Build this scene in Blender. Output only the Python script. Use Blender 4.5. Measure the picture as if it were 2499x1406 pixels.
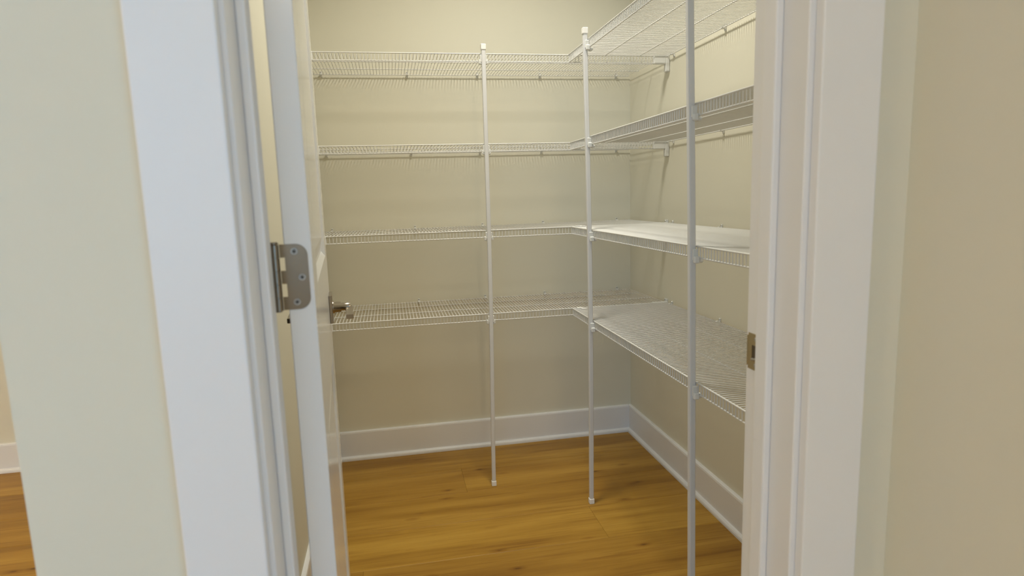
import bpy, bmesh, math, random
from mathutils import Vector, Matrix
random.seed(7)
C = bpy.context.scene.collection
for o in list(bpy.data.objects): bpy.data.objects.remove(o, do_unlink=True)

# ---------------------------------------------------------------- camera
YAW, PIT, ROL, FPX = 0.188560, -0.148190, -0.030778, 1518.6
F = Vector((math.sin(YAW)*math.cos(PIT), math.cos(YAW)*math.cos(PIT), math.sin(PIT)))
R0 = Vector((math.cos(YAW), -math.sin(YAW), 0)); U0 = R0.cross(F)
R = math.cos(ROL)*R0 + math.sin(ROL)*U0; U = -math.sin(ROL)*R0 + math.cos(ROL)*U0
cam = bpy.data.cameras.new('camera'); co = bpy.data.objects.new('camera', cam); C.objects.link(co)
co.matrix_world = Matrix(((R.x, U.x, -F.x, -1.11122), (R.y, U.y, -F.y, -2.79230), (R.z, U.z, -F.z, 1.16936), (0, 0, 0, 1)))
cam.sensor_width = 36; cam.lens = FPX/2499*36; cam.clip_start = .02
cam.dof.use_dof = True; cam.dof.focus_distance = 2.1; cam.dof.aperture_fstop = 4.5
bpy.context.scene.camera = co

# ---------------------------------------------------------------- world, lights, exposure
w = bpy.data.worlds.new('world'); bpy.context.scene.world = w; w.use_nodes = True
w.node_tree.nodes['Background'].inputs[0].default_value = (.75, .8, .9, 1)
w.node_tree.nodes['Background'].inputs[1].default_value = .0
def area(name, loc, rot, size, energy, col, sy=None, shape=None):
    l = bpy.data.lights.new(name, 'AREA'); l.energy = energy; l.color = col; l.size = size
    if sy: l.shape = 'RECTANGLE'; l.size_y = sy
    if shape: l.shape = shape
    o = bpy.data.objects.new(name, l); C.objects.link(o); o.location = loc; o.rotation_euler = rot
    return o
def bulb(name, loc, energy, col, radius):
    l = bpy.data.lights.new(name, 'POINT'); l.energy = energy; l.color = col; l.shadow_soft_size = radius
    o = bpy.data.objects.new(name, l); C.objects.link(o); o.location = loc; return o
# recessed downlight in the pantry ceiling
p_ = area('pantry_downlight', (-.70, -.90, 2.715), (0, 0, 0), .24, 14.6, (1, .955, .83), shape='DISK'); p_.data.spread = math.radians(127)
# daylight: one window round the end of the hall wall, one behind the camera
area('room_window_light_east', (1.9, -6.4, 1.55), (math.radians(90), 0, 0), 2.6, 79, (.22, .56, 1), sy=1.9)
area('room_window_light_west', (-2.8, -6.4, 1.6), (math.radians(90), 0, 0), 2.4, 47, (.22, .56, 1), sy=1.8)
bulb('room_ceiling_light', (-.95, -5.2, 2.62), 42, (1, .80, .52), .1)
bulb('added_warm_fill_west', (-3.9, -3.3, 2.62), 52, (1, .80, .52), .1)  # unseen warm fill, added to brighten the west-facing jamb and hall wall
bulb('next_room_ceiling_light', (-3.3, -1.4, 2.62), 39, (1, .81, .56), .12)
vs = bpy.context.scene.view_settings
vs.view_transform = 'Standard'; vs.look = 'None'; vs.gamma = 1; vs.use_curve_mapping = False; vs.exposure = 0.0

# ---------------------------------------------------------------- materials
def mat(name, col, rough=.5, metal=0, spec=.5, bump=0, bscale=200, coat=0):
    m = bpy.data.materials.new(name); m.use_nodes = True; n = m.node_tree; b = n.nodes['Principled BSDF']
    b.inputs['Base Color'].default_value = (*col, 1); b.inputs['Roughness'].default_value = rough
    b.inputs['Metallic'].default_value = metal; b.inputs['Specular IOR Level'].default_value = spec
    b.inputs['Coat Weight'].default_value = coat
    # faint tonal variation so that every surface is procedural
    tc = n.nodes.new('ShaderNodeTexCoord'); ns = n.nodes.new('ShaderNodeTexNoise'); ns.inputs['Scale'].default_value = 3
    mx = n.nodes.new('ShaderNodeMixRGB'); mx.inputs[1].default_value = (*[c*.985 for c in col], 1); mx.inputs[2].default_value = (*[min(1, c*1.015) for c in col], 1)
    n.links.new(tc.outputs['Object'], ns.inputs['Vector']); n.links.new(ns.outputs['Fac'], mx.inputs[0]); n.links.new(mx.outputs[0], b.inputs['Base Color'])
    if bump:
        n2 = n.nodes.new('ShaderNodeTexNoise'); n2.inputs['Scale'].default_value = bscale; n2.inputs['Detail'].default_value = 3
        bp = n.nodes.new('ShaderNodeBump'); bp.inputs['Strength'].default_value = bump; bp.inputs['Distance'].default_value = .001
        n.links.new(tc.outputs['Object'], n2.inputs['Vector']); n.links.new(n2.outputs['Fac'], bp.inputs['Height']); n.links.new(bp.outputs['Normal'], b.inputs['Normal'])
    return m
M = dict(
    wall=mat('wall_paint', (.745, .718, .60), .75, spec=.3, bump=.12, bscale=160),
    ceil=mat('ceiling_paint', (.86, .86, .84), .9, spec=.2),
    trim=mat('trim_paint', (.82, .82, .825), .38, spec=.45),
    door=mat('door_paint', (.84, .84, .83), .16, spec=.5),
    wire=mat('shelf_epoxy', (.75, .745, .72), .35, spec=.5),
    pole=mat('pole_plastic', (.70, .70, .705), .35, spec=.5),
    clip=mat('clip_plastic', (.76, .76, .735), .4, spec=.4),
    cap=mat('cap_plastic', (.88, .87, .84), .45, spec=.4),
    hinge=mat('hinge_metal', (.27, .23, .18), .30, metal=1, bump=.1, bscale=600),  # dark brown reflection of the room is put into this base colour
    nickel=mat('satin_nickel', (.36, .315, .26), .28, metal=1, bump=.1, bscale=600),
    screw=mat('screw_steel', (.50, .48, .45), .35, metal=1),
    brass=mat('strike_metal', (.50, .42, .27), .33, metal=1),
    hole=mat('latch_hole_shade', (.10, .075, .045), .8),
    dark=mat('dark_recess', (.03, .025, .02), .8),
)
def wood():
    m = bpy.data.materials.new('oak_plank'); m.use_nodes = True; n = m.node_tree; N = n.nodes; L = n.links
    b = N['Principled BSDF']
    tc = N.new('ShaderNodeTexCoord'); oi = N.new('ShaderNodeObjectInfo')
    off = N.new('ShaderNodeVectorMath'); off.operation = 'SCALE'; off.inputs[0].default_value = (37, 53, 0); L.new(oi.outputs['Random'], off.inputs['Scale'])
    add = N.new('ShaderNodeVectorMath'); add.operation = 'ADD'; L.new(tc.outputs['Object'], add.inputs[0]); L.new(off.outputs[0], add.inputs[1])
    def noise(sx, sy, sc, det, rough=.55, dist=0):
        mp = N.new('ShaderNodeMapping'); mp.inputs['Scale'].default_value = (sx, sy, 1); L.new(add.outputs[0], mp.inputs[0])
        t = N.new('ShaderNodeTexNoise'); t.inputs['Scale'].default_value = sc; t.inputs['Detail'].default_value = det
        t.inputs['Roughness'].default_value = rough; t.inputs['Distortion'].default_value = dist; L.new(mp.outputs[0], t.inputs['Vector']); return t
    def ramp(src, stops):
        r = N.new('ShaderNodeValToRGB'); e = r.color_ramp.elements
        e[0].position, e[0].color = stops[0][0], (*stops[0][1], 1); e[1].position, e[1].color = stops[-1][0], (*stops[-1][1], 1)
        for p_, c_ in stops[1:-1]:
            x = e.new(p_); x.color = (*c_, 1)
        L.new(src, r.inputs[0]); return r
    def mul(a, bsock, fac=1):
        x = N.new('ShaderNodeMixRGB'); x.blend_type = 'MULTIPLY'; x.inputs[0].default_value = fac; L.new(a, x.inputs[1]); L.new(bsock, x.inputs[2]); return x
    broad = noise(.5, 5.5, 2.2, 3, .5, .4)
    base = ramp(broad.outputs['Fac'], [(.30, (.30, .150, .016)), (.5, (.40, .218, .028)), (.70, (.49, .285, .046))])
    grain = noise(1.2, 34, 4, 5, .65, .25)
    g = ramp(grain.outputs['Fac'], [(.33, (.80, .74, .64)), (.50, (1, 1, 1)), (.72, (1.0, 1.0, 1.0))])
    streak = noise(.7, 14, 2.6, 2, .5, .9)
    s = ramp(streak.outputs['Fac'], [(.30, (.70, .60, .45)), (.44, (1, 1, 1))])
    # knots
    mpk = N.new('ShaderNodeMapping'); mpk.inputs['Scale'].default_value = (1.5, 4.2, 1); L.new(add.outputs[0], mpk.inputs[0])
    vo = N.new('ShaderNodeTexVoronoi'); vo.inputs['Scale'].default_value = 2.9; L.new(mpk.outputs[0], vo.inputs['Vector'])
    nz = noise(6, 20, 5, 3); ad = N.new('ShaderNodeMath'); ad.operation = 'MULTIPLY_ADD'; ad.inputs[1].default_value = .10; L.new(nz.outputs['Fac'], ad.inputs[0]); L.new(vo.outputs['Distance'], ad.inputs[2])
    k = ramp(ad.outputs[0], [(.085, (.36, .26, .16)), (.125, (.76, .67, .55)), (.22, (1, 1, 1))])
    tone = ramp(oi.outputs['Random'], [(0, (.86, .82, .76)), (1, (1.06, 1.07, 1.08))])
    c1 = mul(base.outputs[0], g.outputs[0], .8); c2 = mul(c1.outputs[0], s.outputs[0], .6); c3 = mul(c2.outputs[0], k.outputs[0], .85); c4 = mul(c3.outputs[0], tone.outputs[0])
    L.new(c4.outputs[0], b.inputs['Base Color'])
    b.inputs['Roughness'].default_value = .42; b.inputs['Specular IOR Level'].default_value = .35
    bp = N.new('ShaderNodeBump'); bp.inputs['Strength'].default_value = .18; bp.inputs['Distance'].default_value = .0006
    L.new(grain.outputs['Fac'], bp.inputs['Height']); L.new(bp.outputs[0], b.inputs['Normal'])
    return m
M['wood'] = wood()

# ---------------------------------------------------------------- helpers
def link(name, me, m, parent=None):
    if m and not me.materials: me.materials.append(m)
    o = bpy.data.objects.new(name, me); C.objects.link(o)
    if parent: o.parent = parent
    return o
def mesh(bm, smooth=False):
    me = bpy.data.meshes.new('m'); bmesh.ops.recalc_face_normals(bm, faces=bm.faces)
    if smooth:
        for f in bm.faces: f.smooth = True
    bm.to_mesh(me); bm.free(); return me
def bx(bm, x0, x1, y0, y1, z0, z1, bev=0, seg=1):
    r = bmesh.ops.create_cube(bm, size=1)
    for v in r['verts']:
        v.co = Vector(((x0+x1)/2+v.co.x*(x1-x0), (y0+y1)/2+v.co.y*(y1-y0), (z0+z1)/2+v.co.z*(z1-z0)))
    if bev:
        es = list({e for v in r['verts'] for e in v.link_edges})
        bmesh.ops.bevel(bm, geom=es, offset=bev, segments=seg, affect='EDGES', profile=.5)
def box(name, b, m, parent=None, bev=0, seg=1):
    bm = bmesh.new(); bx(bm, *b, bev=bev, seg=seg); return link(name, mesh(bm), m, parent)
def tube(bm, pts, r, n=6, cap=True):
    pts = [Vector(p) for p in pts]; rings = []
    rs = r if isinstance(r, (list, tuple)) else [r]*len(pts)
    up = None
    for i, p in enumerate(pts):
        d = (pts[min(i+1, len(pts)-1)]-pts[max(i-1, 0)]).normalized()
        if up is None:
            up = Vector((0, 0, 1)) if abs(d.z) < .9 else Vector((1, 0, 0))
        a = d.cross(up).normalized(); b = a.cross(d).normalized(); up = b
        rings.append([bm.verts.new(p+rs[i]*(math.cos(t)*a+math.sin(t)*b)) for t in [2*math.pi*(k+.5)/n for k in range(n)]])
    for A, B in zip(rings, rings[1:]):
        for k in range(n): bm.faces.new((A[k], A[(k+1) % n], B[(k+1) % n], B[k]))
    if cap:
        for r_ in (rings[0], rings[-1]): bm.faces.new([bm.verts.new(v.co) for v in r_])
def tubeo(name, pts, r, m, parent=None, n=6, smooth=True):
    bm = bmesh.new(); tube(bm, pts, r, n); me = mesh(bm)
    if smooth:
        for f in me.polygons: f.use_smooth = len(f.vertices) == 4
    return link(name, me, m, parent)
def prism(name, prof, axis, a, b, m, parent=None, mitre=None):
    """profile of (p,z) points extruded along x or y between a and b"""
    bm = bmesh.new(); ends = []
    for i, e in enumerate((a, b)):
        vs_ = []
        for (q, z) in prof:
            s = e + (mitre[i]*abs(q) if mitre else 0)
            vs_.append(bm.verts.new((s, q, z) if axis == 'x' else (q, s, z)))
        ends.append(vs_)
    n = len(prof)
    for k in range(n): bm.faces.new((ends[0][k], ends[0][(k+1) % n], ends[1][(k+1) % n], ends[1][k]))
    bm.faces.new(ends[0]); bm.faces.new(ends[1])
    return link(name, mesh(bm), m, parent)
def struct(o, label=None):
    o['kind'] = 'structure'
    if label: o['label'] = label
    return o
def thing(name, label, cat, loc=(0, 0, 0), group=None):
    o = bpy.data.objects.new(name, None); C.objects.link(o); o.location = loc; o.empty_display_size = .05
    o['label'] = label; o['category'] = cat
    if group: o['group'] = group
    return o

# ---------------------------------------------------------------- setting
PL, PF, CH = -1.414, -1.927, 2.74            # pantry left face, pantry front face, ceiling height
WF = -2.045                                   # hall face of the doorway wall
HR = -.41                                     # hall right wall face
JL, JR = -1.273, -.571                        # jamb faces
fl = struct(box('floor', (-5.2, 3.9, -6.6, .4, -.05, -.0045), M['dark']), 'warm oak plank floor with knots and fine grain')
def plank(x0, x1, y0, y1, cache={}):
    g = .0005; c = .0014; sx, sy = x1-x0-g, y1-y0-g; key = (round(sx, 4), round(sy, 4))
    if key not in cache:
        bm = bmesh.new(); t, bo = 0.0, -.0042
        def ring(ix, z): return [bm.verts.new((a*(sx/2-ix), b*(sy/2-ix), z)) for a, b in ((-1, -1), (1, -1), (1, 1), (-1, 1))]
        A, B, D = ring(0, bo), ring(0, -.0006), ring(c, t)
        for P_, Q_ in ((A, B), (B, D)):
            for k in range(4): bm.faces.new((P_[k], P_[(k+1) % 4], Q_[(k+1) % 4], Q_[k]))
        bm.faces.new(D); bm.faces.new(A[::-1])
        cache[key] = mesh(bm)
    o = link('plank', cache[key], M['wood'], fl); o.location = ((x0+x1)/2, (y0+y1)/2, 0); return o
PW, PLN = .225, 1.83
regions = [(-1.42, .006, PF-.002, .006), (JL, JR, WF, PF-.002), (-5.1, HR+.004, -3.05, WF), (-5.1, 3.6, -6.5, -3.05), (-5.1, -1.535, WF, .27)]
rows = []
yy = -.230+PW
while yy > -6.6:
    rows.append((yy-PW, yy)); yy -= PW
rows = [(-.005, .22), (.22, .445)]+rows
for i, (y0, y1) in enumerate(rows):
    # end joints seen in the photograph: x=-.872 in the row behind the poles, x=-.440 two rows nearer
    ref = {0: .1, 1: -.6, 2: .12, 3: -.872, 4: .15, 5: -.440, 6: -1.26, 7: .13, 8: -1.32}.get(i, -.2-((i*.637) % 1.83))
    x = ref
    while x < 3.7: x += PLN
    while x > -5.3:
        x0, x1 = x-PLN, x
        for (a, b, c, d) in regions:
            X0, X1, Y0, Y1 = max(x0, a), min(x1, b), max(y0, c), min(y1, d)
            if X1-X0 > .004 and Y1-Y0 > .004: plank(X0, X1, Y0, Y1)
        x -= PLN

struct(box('ceiling', (-5.2, 3.9, -6.6, .4, CH, CH+.1), M['ceil']), 'white painted ceiling')
struct(box('wall_back', (-1.53, .11, 0, .11, 0, CH), M['wall']), 'cream painted back wall of the pantry behind the wire shelves')
struct(box('wall_right', (0, .11, PF, 0, 0, CH), M['wall']), 'cream painted right wall of the pantry')
struct(box('wall_left', (-1.53, PL, PF, 0, 0, CH), M['wall']), 'cream painted left wall of the pantry seen through the gap by the door')
bm = bmesh.new()
bx(bm, -1.53, JL-.018, WF, PF, 0, CH); bx(bm, JR+.018, .11, WF, PF, 0, CH); bx(bm, JL-.018, JR+.018, WF, PF, 2.07, CH)
struct(link('wall_front', mesh(bm), M['wall']), 'painted wall around the pantry doorway, pale grey in daylight')
struct(box('wall_hall_right', (HR, HR+.11, -3.05, WF, 0, CH), M['wall']), 'beige painted wall turning toward the camera at the right edge')
struct(box('wall_far', (-5.2, -1.53, .275, .385, 0, CH), M['wall']), 'beige wall of the next room at the far left edge')
struct(box('wall_hall_back', (-5.2, 3.7, -6.6, -6.5, 0, CH), M['wall']))
struct(box('wall_hall_east', (3.6, 3.7, -6.5, -2.94, 0, CH), M['wall']))
struct(box('wall_hall_north', (HR+.11, 3.6, -3.05, -2.94, 0, CH), M['wall']))
struct(box('wall_hall_left', (-5.2, -5.1, -6.5, .275, 0, CH), M['wall']))

# baseboards with quarter-round shoe
HB = .133
def bprof(s):   # s=-1: board stands on the negative side of the face at 0
    return [(0, 0), (s*.014, 0), (s*.014, HB-.009), (s*.0125, HB-.003), (s*.008, HB), (0, HB)]
def sprof(s):
    a = .012
    return [(s*.014, 0), (s*(.014+a), 0), (s*(.014+a), .007), (s*(.014+a*.86), .0125), (s*(.014+a*.5), .017), (s*.014, .0185)]
def shift(pr, v): return [(q+v, z) for q, z in pr]
def baseboard(name, axis, face, s, a, b, label):
    o = prism(name, shift(bprof(s), face), axis, a, b, M['trim']); struct(o, label)
    sh = prism('shoe_moulding', shift(sprof(s), face), axis, a, b, M['trim'], o)
    return o
baseboard('baseboard_back', 'x', 0, -1, PL+.0141, -.0141, 'white baseboard with shoe moulding along the pantry back wall')
baseboard('baseboard_right', 'y', 0, -1, PF+.002, -.0002, 'white baseboard with shoe moulding along the pantry right wall')
baseboard('baseboard_left', 'y', PL, 1, PF+.002, -.0002, 'white baseboard on the pantry left wall beyond the door gap')
baseboard('baseboard_far', 'x', .275, -1, -5.1, -1.53, 'white baseboard of the next room at the far left edge')
baseboard('baseboard_hall', 'y', HR, -1, -3.05, WF-.02, 'white baseboard along the hall wall')

# door frame: jamb boards + stops (trim_1), casings (trim_2..)
fr = struct(box('trim_1', (JL-.018, JL, WF, PF, 0, 2.052), M['trim'], bev=.0012), 'white door jamb on the hinge side')
box('door_stop', (JL, JL+.0115, -1.992, -1.962, 0, 2.04), M['trim'], fr, bev=.0025, seg=2)
fr2 = struct(box('trim_2', (JR, JR+.018, WF, PF, 0, 2.052), M['trim'], bev=.0012), 'white door jamb on the latch side with the strike plate')
box('door_stop', (JR-.0115, JR, -1.992, -1.962, 0, 2.04), M['trim'], fr2, bev=.0025, seg=2)
fr3 = struct(box('trim_3', (JL, JR, WF, PF, 2.04, 2.058), M['trim']), 'white head jamb above the doorway')
box('door_stop', (JL+.0115, JR-.0115, -1.992, -1.962, 2.0285, 2.04), M['trim'], fr3)
CI_L, CI_R = -1.2785, -.5625
struct(box('trim_4', (CI_L-.090, CI_L, WF-.017, WF, 0, 2.135), M['trim'], bev=.0022, seg=2), 'flat white door casing left of the doorway')
struct(box('trim_5', (CI_R, CI_R+.088, WF-.017, WF, 0, 2.135), M['trim'], bev=.0022, seg=2), 'flat white door casing right of the doorway')
struct(box('trim_6', (CI_L, CI_R, WF-.017, WF, 2.046, 2.135), M['trim'], bev=.0022, seg=2), 'flat white door casing above the doorway')
for s, x0, x1 in ((1, JL-.097, JL-.0055), (2, JR+.0055, JR+.097)):
    struct(box('trim_%d' % (6+s), (x0, x1, PF, PF+.015, 0, 2.13), M['trim'], bev=.002), 'white casing on the pantry side of the doorway')

# strike plate on the latch jamb
sp = None
bm = bmesh.new(); zc = .918
y0, y1 = -1.9605, -1.9285
xa, xb = JR-.0016, JR+.0004
# plate as a frame round the latch hole
bx(bm, xa, xb, y0, y1, zc+.0105, zc+.0285); bx(bm, xa, xb, y0, y1, zc-.0285, zc-.0105)
bx(bm, xa, xb, y0, -1.9535, zc-.0105, zc+.0105); bx(bm, xa, xb, -1.9385, y1, zc-.0105, zc+.0105)
# curved lip wrapping the pantry edge
bx(bm, xa-.0003, xb+.004, y1, y1+.003, zc-.024, zc+.024)
sp = link('strike_plate', mesh(bm), M['brass'], fr2); sp['label'] = 'satin brass strike plate'
box('latch_hole', (JR-.0006, JR+.0003, -1.9535, -1.9385, zc-.0105, zc+.0105), M['hole'], sp)  # thin dark patch; the shade inside the hole is put into its colour
tubeo('latch_tongue', [(JR-.0035, -1.9555, zc-.0095), (JR-.003, -1.945, zc-.0115), (JR-.001, -1.939, zc-.0125)], .0026, M['screw'], sp)
for dz in (.0205, -.0205):
    tubeo('screw', [(xa+.0002, -1.948, zc+dz), (xa-.0012, -1.948, zc+dz)], [.0036, .0024], M['screw'], sp, n=10)

# ---------------------------------------------------------------- wire shelves
Z = [.7118, 1.0394, 1.3652, 1.6918]
WR, RR = .0013, .0022
DEP, LIP = .410, .0275
def cross_mesh(bulge=.0012):
    bm = bmesh.new()   # local: u = 0 at wall .. DEP at front (negative y), z up, wire bends down the lip
    f = DEP
    tube(bm, [(0, -.009, 0), (0, -f+.003, 0), (0, -f+.0004, -.0010), (0, -f, -.004), (0, -f, -LIP)], WR, 6)
    me = mesh(bm)
    for q in me.polygons: q.use_smooth = len(q.vertices) == 4
    me.materials.append(M['wire']); return me
CW = cross_mesh()
bmc = bmesh.new()   # wall clip: local wall at y=0, opening downwards over the back rod
bx(bmc, -.0045, .0045, -.0045, 0, -.013, .0115, bev=.0012); bx(bmc, -.004, .004, -.0150, -.003, -.0065, .0015, bev=.0012)
tube(bmc, [(-.005, -.012, -.0015), (.005, -.012, -.0015)], .0052, 8)
CLIP = mesh(bmc); CLIP.materials.append(M['clip'])
bms = bmesh.new(); tube(bms, [(0, -.0040, .0075), (0, -.0062, .0075)], [.0032, .0022], 8); SCR = mesh(bms); SCR.materials.append(M['screw'])
def wire_shelf(label, length, z, loc, rz, clips, brackets, joiner, group):
    """local frame: shelf runs along +x from 0 to length, wall at y=0, front at y=-DEP"""
    t = thing('wire_shelf', label, 'shelf', loc, group); t.rotation_euler = (0, 0, rz); t.location.z = z-WR
    rz_ = -WR-RR+.0004
    def rod(name, y_, z_, r, x0=0, x1=length): tubeo(name, [(x0, y_, z_), (x1, y_, z_)], r, M['wire'], t, n=8)
    rod('back_rod', -.0115, rz_, RR*.9); rod('middle_rod', -.128, rz_, RR*.85); rod('middle_rod', -.268, rz_, RR*.85)
    rod('front_rod', -DEP-.0004, -.0006, RR); rod('lip_rod', -DEP+.0016, -LIP, RR)
    n = int((length-.004)/.0127); x0 = (length-n*.0127)/2
    for k in range(n+1):
        o = link('cross_wire', CW, None, t); o.location = (x0+k*.0127, 0, 0)
    for c in clips:
        o = link('wall_clip', CLIP, None, t); o.location = (c, 0, 0)
        s = link('clip_screw', SCR, None, o)
    for side in brackets:      # end bracket: cover over the front corner and a small arm screwed to the side wall
        e, d = (length, -1) if side > 0 else (0, 1)
        bm = bmesh.new()
        a, b = sorted((e+d*.006, e+d*.056))
        bx(bm, a, b, -DEP-.008, -DEP+.012, -.031, .0025, bev=.003, seg=2)
        a, b = sorted((e-d*.0095, e+d*.0075))
        bx(bm, a, b, -DEP-.008, -DEP+.012, -.060, .0025, bev=.003, seg=2)
        a, b = sorted((e-d*.0098, e-d*.0058))
        bx(bm, a, b, -DEP-.004, -DEP+.024, -.060, .013, bev=.0012)
        br = link('end_bracket', mesh(bm), M['clip'], t)
        s = tubeo('bracket_screw', [(e-d*.0062, -DEP+.018, .0075), (e-d*.0042, -DEP+.018, .0075)], [.0034, .0024], M['screw'], br, n=8)
    if joiner:                 # corner joiners clipped over the meeting edges of the two shelves
        for (jx, jy, l, wd) in joiner:
            bm = bmesh.new()
            bx(bm, jx-l/2, jx+l/2, jy-wd/2, jy+wd/2, WR, WR+.003, bev=.001); bx(bm, jx-l/2, jx-l/2+.004, jy-wd/2, jy+wd/2, -.010, WR+.002)
            bx(bm, jx+l/2-.004, jx+l/2, jy-wd/2, jy+wd/2, -.010, WR+.002)
            link('corner_joiner', mesh(bm), M['cap'], t)
    return t
bl = ['lowest white wire shelf on the back wall, just above door lever height',
      'white wire shelf on the back wall, second from the bottom',
      'white wire shelf on the back wall, second from the top, seen edge-on',
      'top white wire shelf on the back wall, seen from below']
bl[0] = 'lowest white wire shelf on the back wall, behind the door lever'
rl = ['lowest white wire shelf on the right wall, seen from above',
      'white wire shelf on the right wall, second from the bottom, with bright deck',
      'white wire shelf on the right wall, second from the top, with shaded underside',
      'top white wire shelf on the right wall, rising out of frame']
BX0 = PL+.010                      # back shelf from x=PL+.01 to x=-.010
BL = -.010-BX0
RY0 = -.4165; RL = 1.885-.4165     # right shelf from y=-.4165 to y=-1.885
for i in range(4):
    cl = [x-BX0 for x in (-1.360, -1.006, -.705, -.425, -.070)]
    wire_shelf(bl[i], BL, Z[i], (BX0, 0, 0), 0, cl, (1, -1), None, 'back wall wire shelves')
    cr = [v-.4165 for v in (.458, .835, 1.21, 1.60, 1.85)]
    wire_shelf(rl[i], RL, Z[i], (0, RY0, 0), -math.pi/2, cr, (), [(.010, -.384, .020, .026), (.036, -.376, .014, .020)], 'right wall wire shelves')

# ---------------------------------------------------------------- support poles
def pole(label, path, face, ztop):
    """path: list of (x,y,z) centre points foot to top; face: 'x' or 'y' (direction the shelf lies in)"""
    base = path[0]; t = thing('support_pole', label, 'pole', (base[0], base[1], 0), 'shelf support poles')
    loc = [Vector((p[0]-base[0], p[1]-base[1], p[2])) for p in path]
    def at(z):
        for a, b in zip(loc, loc[1:]):
            if z <= b.z: break
        k = (z-a.z)/(b.z-a.z); return a+(b-a)*k
    # smooth path
    zs = [.006+(ztop-.012)*i/24 for i in range(25)]
    pts = []
    for z in zs:
        acc = Vector((0, 0, 0)); n_ = 0
        for dz in (-.16, -.08, 0, .08, .16):
            q = at(min(max(z+dz, 0), ztop)); acc += Vector((q.x, q.y, 0)); n_ += 1
        pts.append(Vector((acc.x/n_, acc.y/n_, z)))
    bm = bmesh.new(); h = .0077; b = .0022; prof = [(-h+b, -h), (h-b, -h), (h, -h+b), (h, h-b), (h-b, h), (-h+b, h), (-h, h-b), (-h, -h+b)]
    rings = [[bm.verts.new((p.x+u, p.y+v, p.z)) for u, v in prof] for p in pts]
    for A, B in zip(rings, rings[1:]):
        for k in range(8): bm.faces.new((A[k], A[(k+1) % 8], B[(k+1) % 8], B[k]))
    bm.faces.new(rings[0]); bm.faces.new(rings[-1])
    link('tube', mesh(bm), M['pole'], t)
    for nm, p, z0, z1 in (('foot_cap', pts[0], 0.0002, .021), ('top_cap', pts[-1], ztop-.021, ztop)):
        bm = bmesh.new(); bx(bm, p.x-.0095, p.x+.0095, p.y-.0095, p.y+.0095, z0, z1, bev=.002, seg=2); link(nm, mesh(bm), M['cap'], t)
    def ptat(z):
        i = min(range(25), key=lambda j: abs(zs[j]-z)); return pts[i]
    for z in Z:
        p = ptat(z-.02); bm = bmesh.new()
        def cb(u0, u1, d0, d1, z0, z1, bev=.0015):
            if face == 'y': bx(bm, p.x+u0, p.x+u1, p.y+d0, p.y+d1, z+z0, z+z1, bev=bev)
            else: bx(bm, p.x+d0, p.x+d1, p.y-u1, p.y-u0, z+z0, z+z1, bev=bev)
        cb(-.0125, .0125, -.003, .0108, -.034, -.0075); cb(-.0175, .0175, -.0015, .0130, -.041, -.0235, .0025)
        cb(-.0105, .0105, .0120, .0270, -.041, -.0300, .0040)
        link('shelf_clamp', mesh(bm), M['clip'], t)
    return t
YA, XB = -.4223, -.4223
pole('leftmost white support pole, standing in front of the back wall shelves',
     [(-.7598, YA, 0), (-.7536, YA, .32), (-.7455, YA, .69), (-.7425, YA, 1.018), (-.7410, YA, 1.342), (-.7400, YA, 1.668), (-.7392, YA, 1.722)], 'y', 1.722)
pole('middle white support pole near the inner corner of the shelves',
     [(XB, -.6602, 0), (XB, -.6700, .28), (XB, -.6775, .655), (XB, -.6755, 1.0), (XB, -.6690, 1.27), (XB, -.6567, 1.547), (XB, -.6500, 1.727)], 'x', 1.727)
pole('nearest and widest-looking white support pole on the right wall shelves, cut by the frame',
     [(XB, -1.467, 0), (XB, -1.4624, .21), (XB, -1.4530, .64), (XB, -1.4493, .80), (XB, -1.4434, 1.04), (XB, -1.4355, 1.23), (XB, -1.4194, 1.59), (XB, -1.414, 1.727)], 'x', 1.727)

# ---------------------------------------------------------------- door
ANG = math.radians(4.2)
door = thing('door_1', 'white two-panel pantry door swung open against the left wall', 'door', (-1.2535, -1.915, 0)); del door['category']
door.rotation_euler = (0, 0, ANG); door['kind'] = 'structure'
DW, DT, DH0, DH1 = .705, .035, .012, 2.03
# local: v = x (thickness, 0..DT, right face at DT), u = y (0 hinge edge .. DW)
ST = .108; rails = [(DH0, .235), (.815, 1.045), (1.915, DH1)]
for nm, b in [('stile', (0, DT, 0, ST, DH0, DH1)), ('stile', (0, DT, DW-ST, DW, DH0, DH1))]:
    box(nm, b, M['door'], door, bev=.0012)
for (z0, z1) in rails: box('rail', (0, DT, ST, DW-ST, z0, z1), M['door'], door)
def panel(z0, z1):
    bm = bmesh.new(); y0, y1 = ST, DW-ST
    for fx, s in ((DT, 1), (0, -1)):
        # sticking slope, recessed flat, raised field
        lv_ = [(0, 0), (.012, -.008), (.020, -.008), (.045, -.0035)]
        rings = []
        for ins, dp in lv_:
            rings.append([bm.verts.new((fx+s*dp, a, b)) for a, b in ((y0+ins, z0+ins), (y1-ins, z0+ins), (y1-ins, z1-ins), (y0+ins, z1-ins))])
        for A, B in zip(rings, rings[1:]):
            for k in range(4): bm.faces.new((A[k], A[(k+1) % 4], B[(k+1) % 4], B[k]))
        bm.faces.new(rings[-1])
    link('panel', mesh(bm), M['door'], door)
panel(.235, .815); panel(1.045, 1.915)
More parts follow.
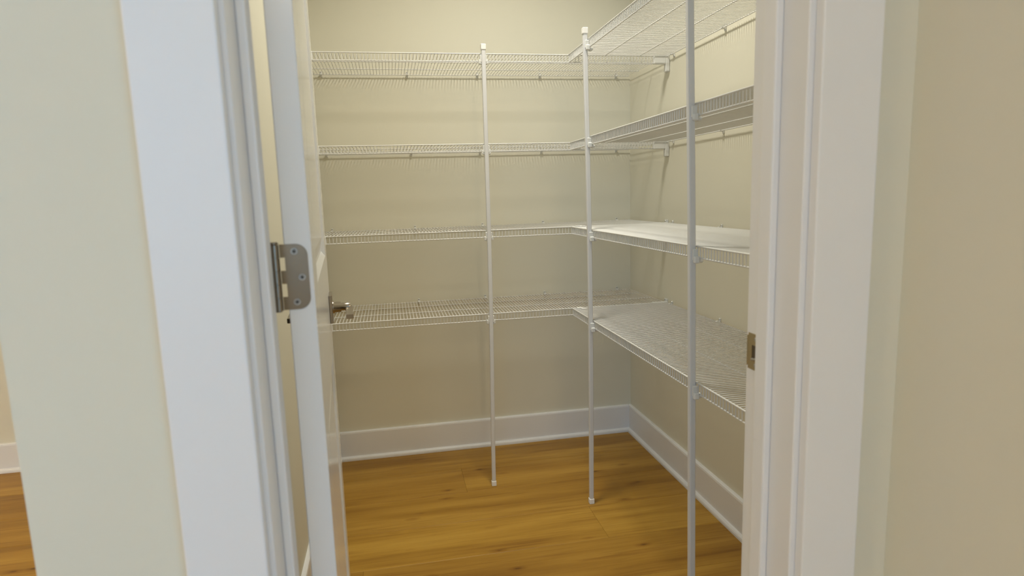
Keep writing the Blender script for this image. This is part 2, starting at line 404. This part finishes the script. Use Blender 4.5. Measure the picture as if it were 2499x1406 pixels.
# lever handles, one each side
LZ, LU = .917, DW-.062
def lever(s):
    fx = DT if s > 0 else 0
    X = lambda d: fx+s*d
    def q(a, b): return (min(X(a), X(b)), max(X(a), X(b)))
    bm = bmesh.new(); x0, x1 = q(0, .0075); bx(bm, x0, x1, LU-.0335, LU+.0335, LZ-.0335, LZ+.0335, bev=.0012)
    h = link('lever_handle', mesh(bm), M['nickel'], door); h['label'] = 'satin nickel lever handle with square rose'
    tubeo('neck', [(X(.0075), LU, LZ), (X(.011), LU, LZ), (X(.012), LU, LZ), (X(.026), LU, LZ), (X(.027), LU, LZ), (X(.048), LU, LZ)],
          [.0155, .0150, .0125, .0125, .0095, .0095], M['nickel'], h, n=24)
    bm = bmesh.new(); x0, x1 = q(.037, .053)
    bx(bm, x0, x1, LU-.112, LU+.010, LZ-.0105, LZ+.0005, bev=.0012); link('lever_bar', mesh(bm), M['nickel'], h)
lever(1); lever(-1)
box('latch_plate', (.006, .029, DW-.0012, DW+.0006, LZ-.028, LZ+.028), M['nickel'], door)
# hinge
HZ = 1.069
bm = bmesh.new(); hh = .0445; r = .0155; xr = .0295; xl = -.006
out = [(xl, -hh), (xr-r, -hh)]+[(xr-r+r*math.sin(t), -hh+r-r*math.cos(t)) for t in [math.pi/2*k/8 for k in range(1, 9)]]
out += [(xr, hh-r)]+[(xr-r+r*math.cos(t), hh-r+r*math.sin(t)) for t in [math.pi/2*k/8 for k in range(1, 9)]]+[(xl, hh)]
kn = [(-hh+i*.0178, -hh+(i+1)*.0178) for i in range(5)]
for i in (3, 1):        # notches where the jamb leaf's knuckles sit
    z0, z1 = kn[i]; out += [(xl, z1), (xl+.0062, z1), (xl+.0062, z0), (xl, z0)]
fa = [bm.verts.new((x_, -.0022, z_+HZ)) for x_, z_ in out]; fb = [bm.verts.new((x_, .0002, z_+HZ)) for x_, z_ in out]
bm.faces.new(fa); bm.faces.new(fb[::-1])
for k in range(len(out)): bm.faces.new((fa[k], fa[(k+1) % len(out)], fb[(k+1) % len(out)], fb[k]))
hinge = link('hinge', mesh(bm), M['hinge'], door); hinge['label'] = 'satin nickel hinge with rounded corners and three screws'
PX, PY = -.0125, -.0065
for i, (z0, z1) in enumerate(kn):
    tubeo('knuckle', [(PX, PY, z0+HZ+.00025), (PX, PY, z1+HZ-.00025)], .0064, M['hinge'], hinge, n=20)
tubeo('hinge_pin', [(PX, PY, HZ-hh-.0015), (PX, PY, HZ+hh), (PX, PY, HZ+hh+.001), (PX, PY, HZ+hh+.0035)], [.0045, .0045, .0066, .005], M['hinge'], hinge, n=16)
for sx, sz in ((.0125, .0345), (.0205, -.001), (.0115, -.0345)):
    bm = bmesh.new()
    tube(bm, [(sx, -.0021, HZ+sz), (sx, -.0026, HZ+sz), (sx, -.0026, HZ+sz), (sx, -.00235, HZ+sz)], [.0047, .0045, .0037, .0012], 18)
    link('screw', mesh(bm), M['screw'], hinge)
    bm = bmesh.new(); bx(bm, sx-.0020, sx+.0020, -.0028, -.0023, HZ+sz-.0006, HZ+sz+.0006); bx(bm, sx-.0006, sx+.0006, -.0028, -.0023, HZ+sz-.0020, HZ+sz+.0020)
    link('screw_slot', mesh(bm), M['dark'], hinge)
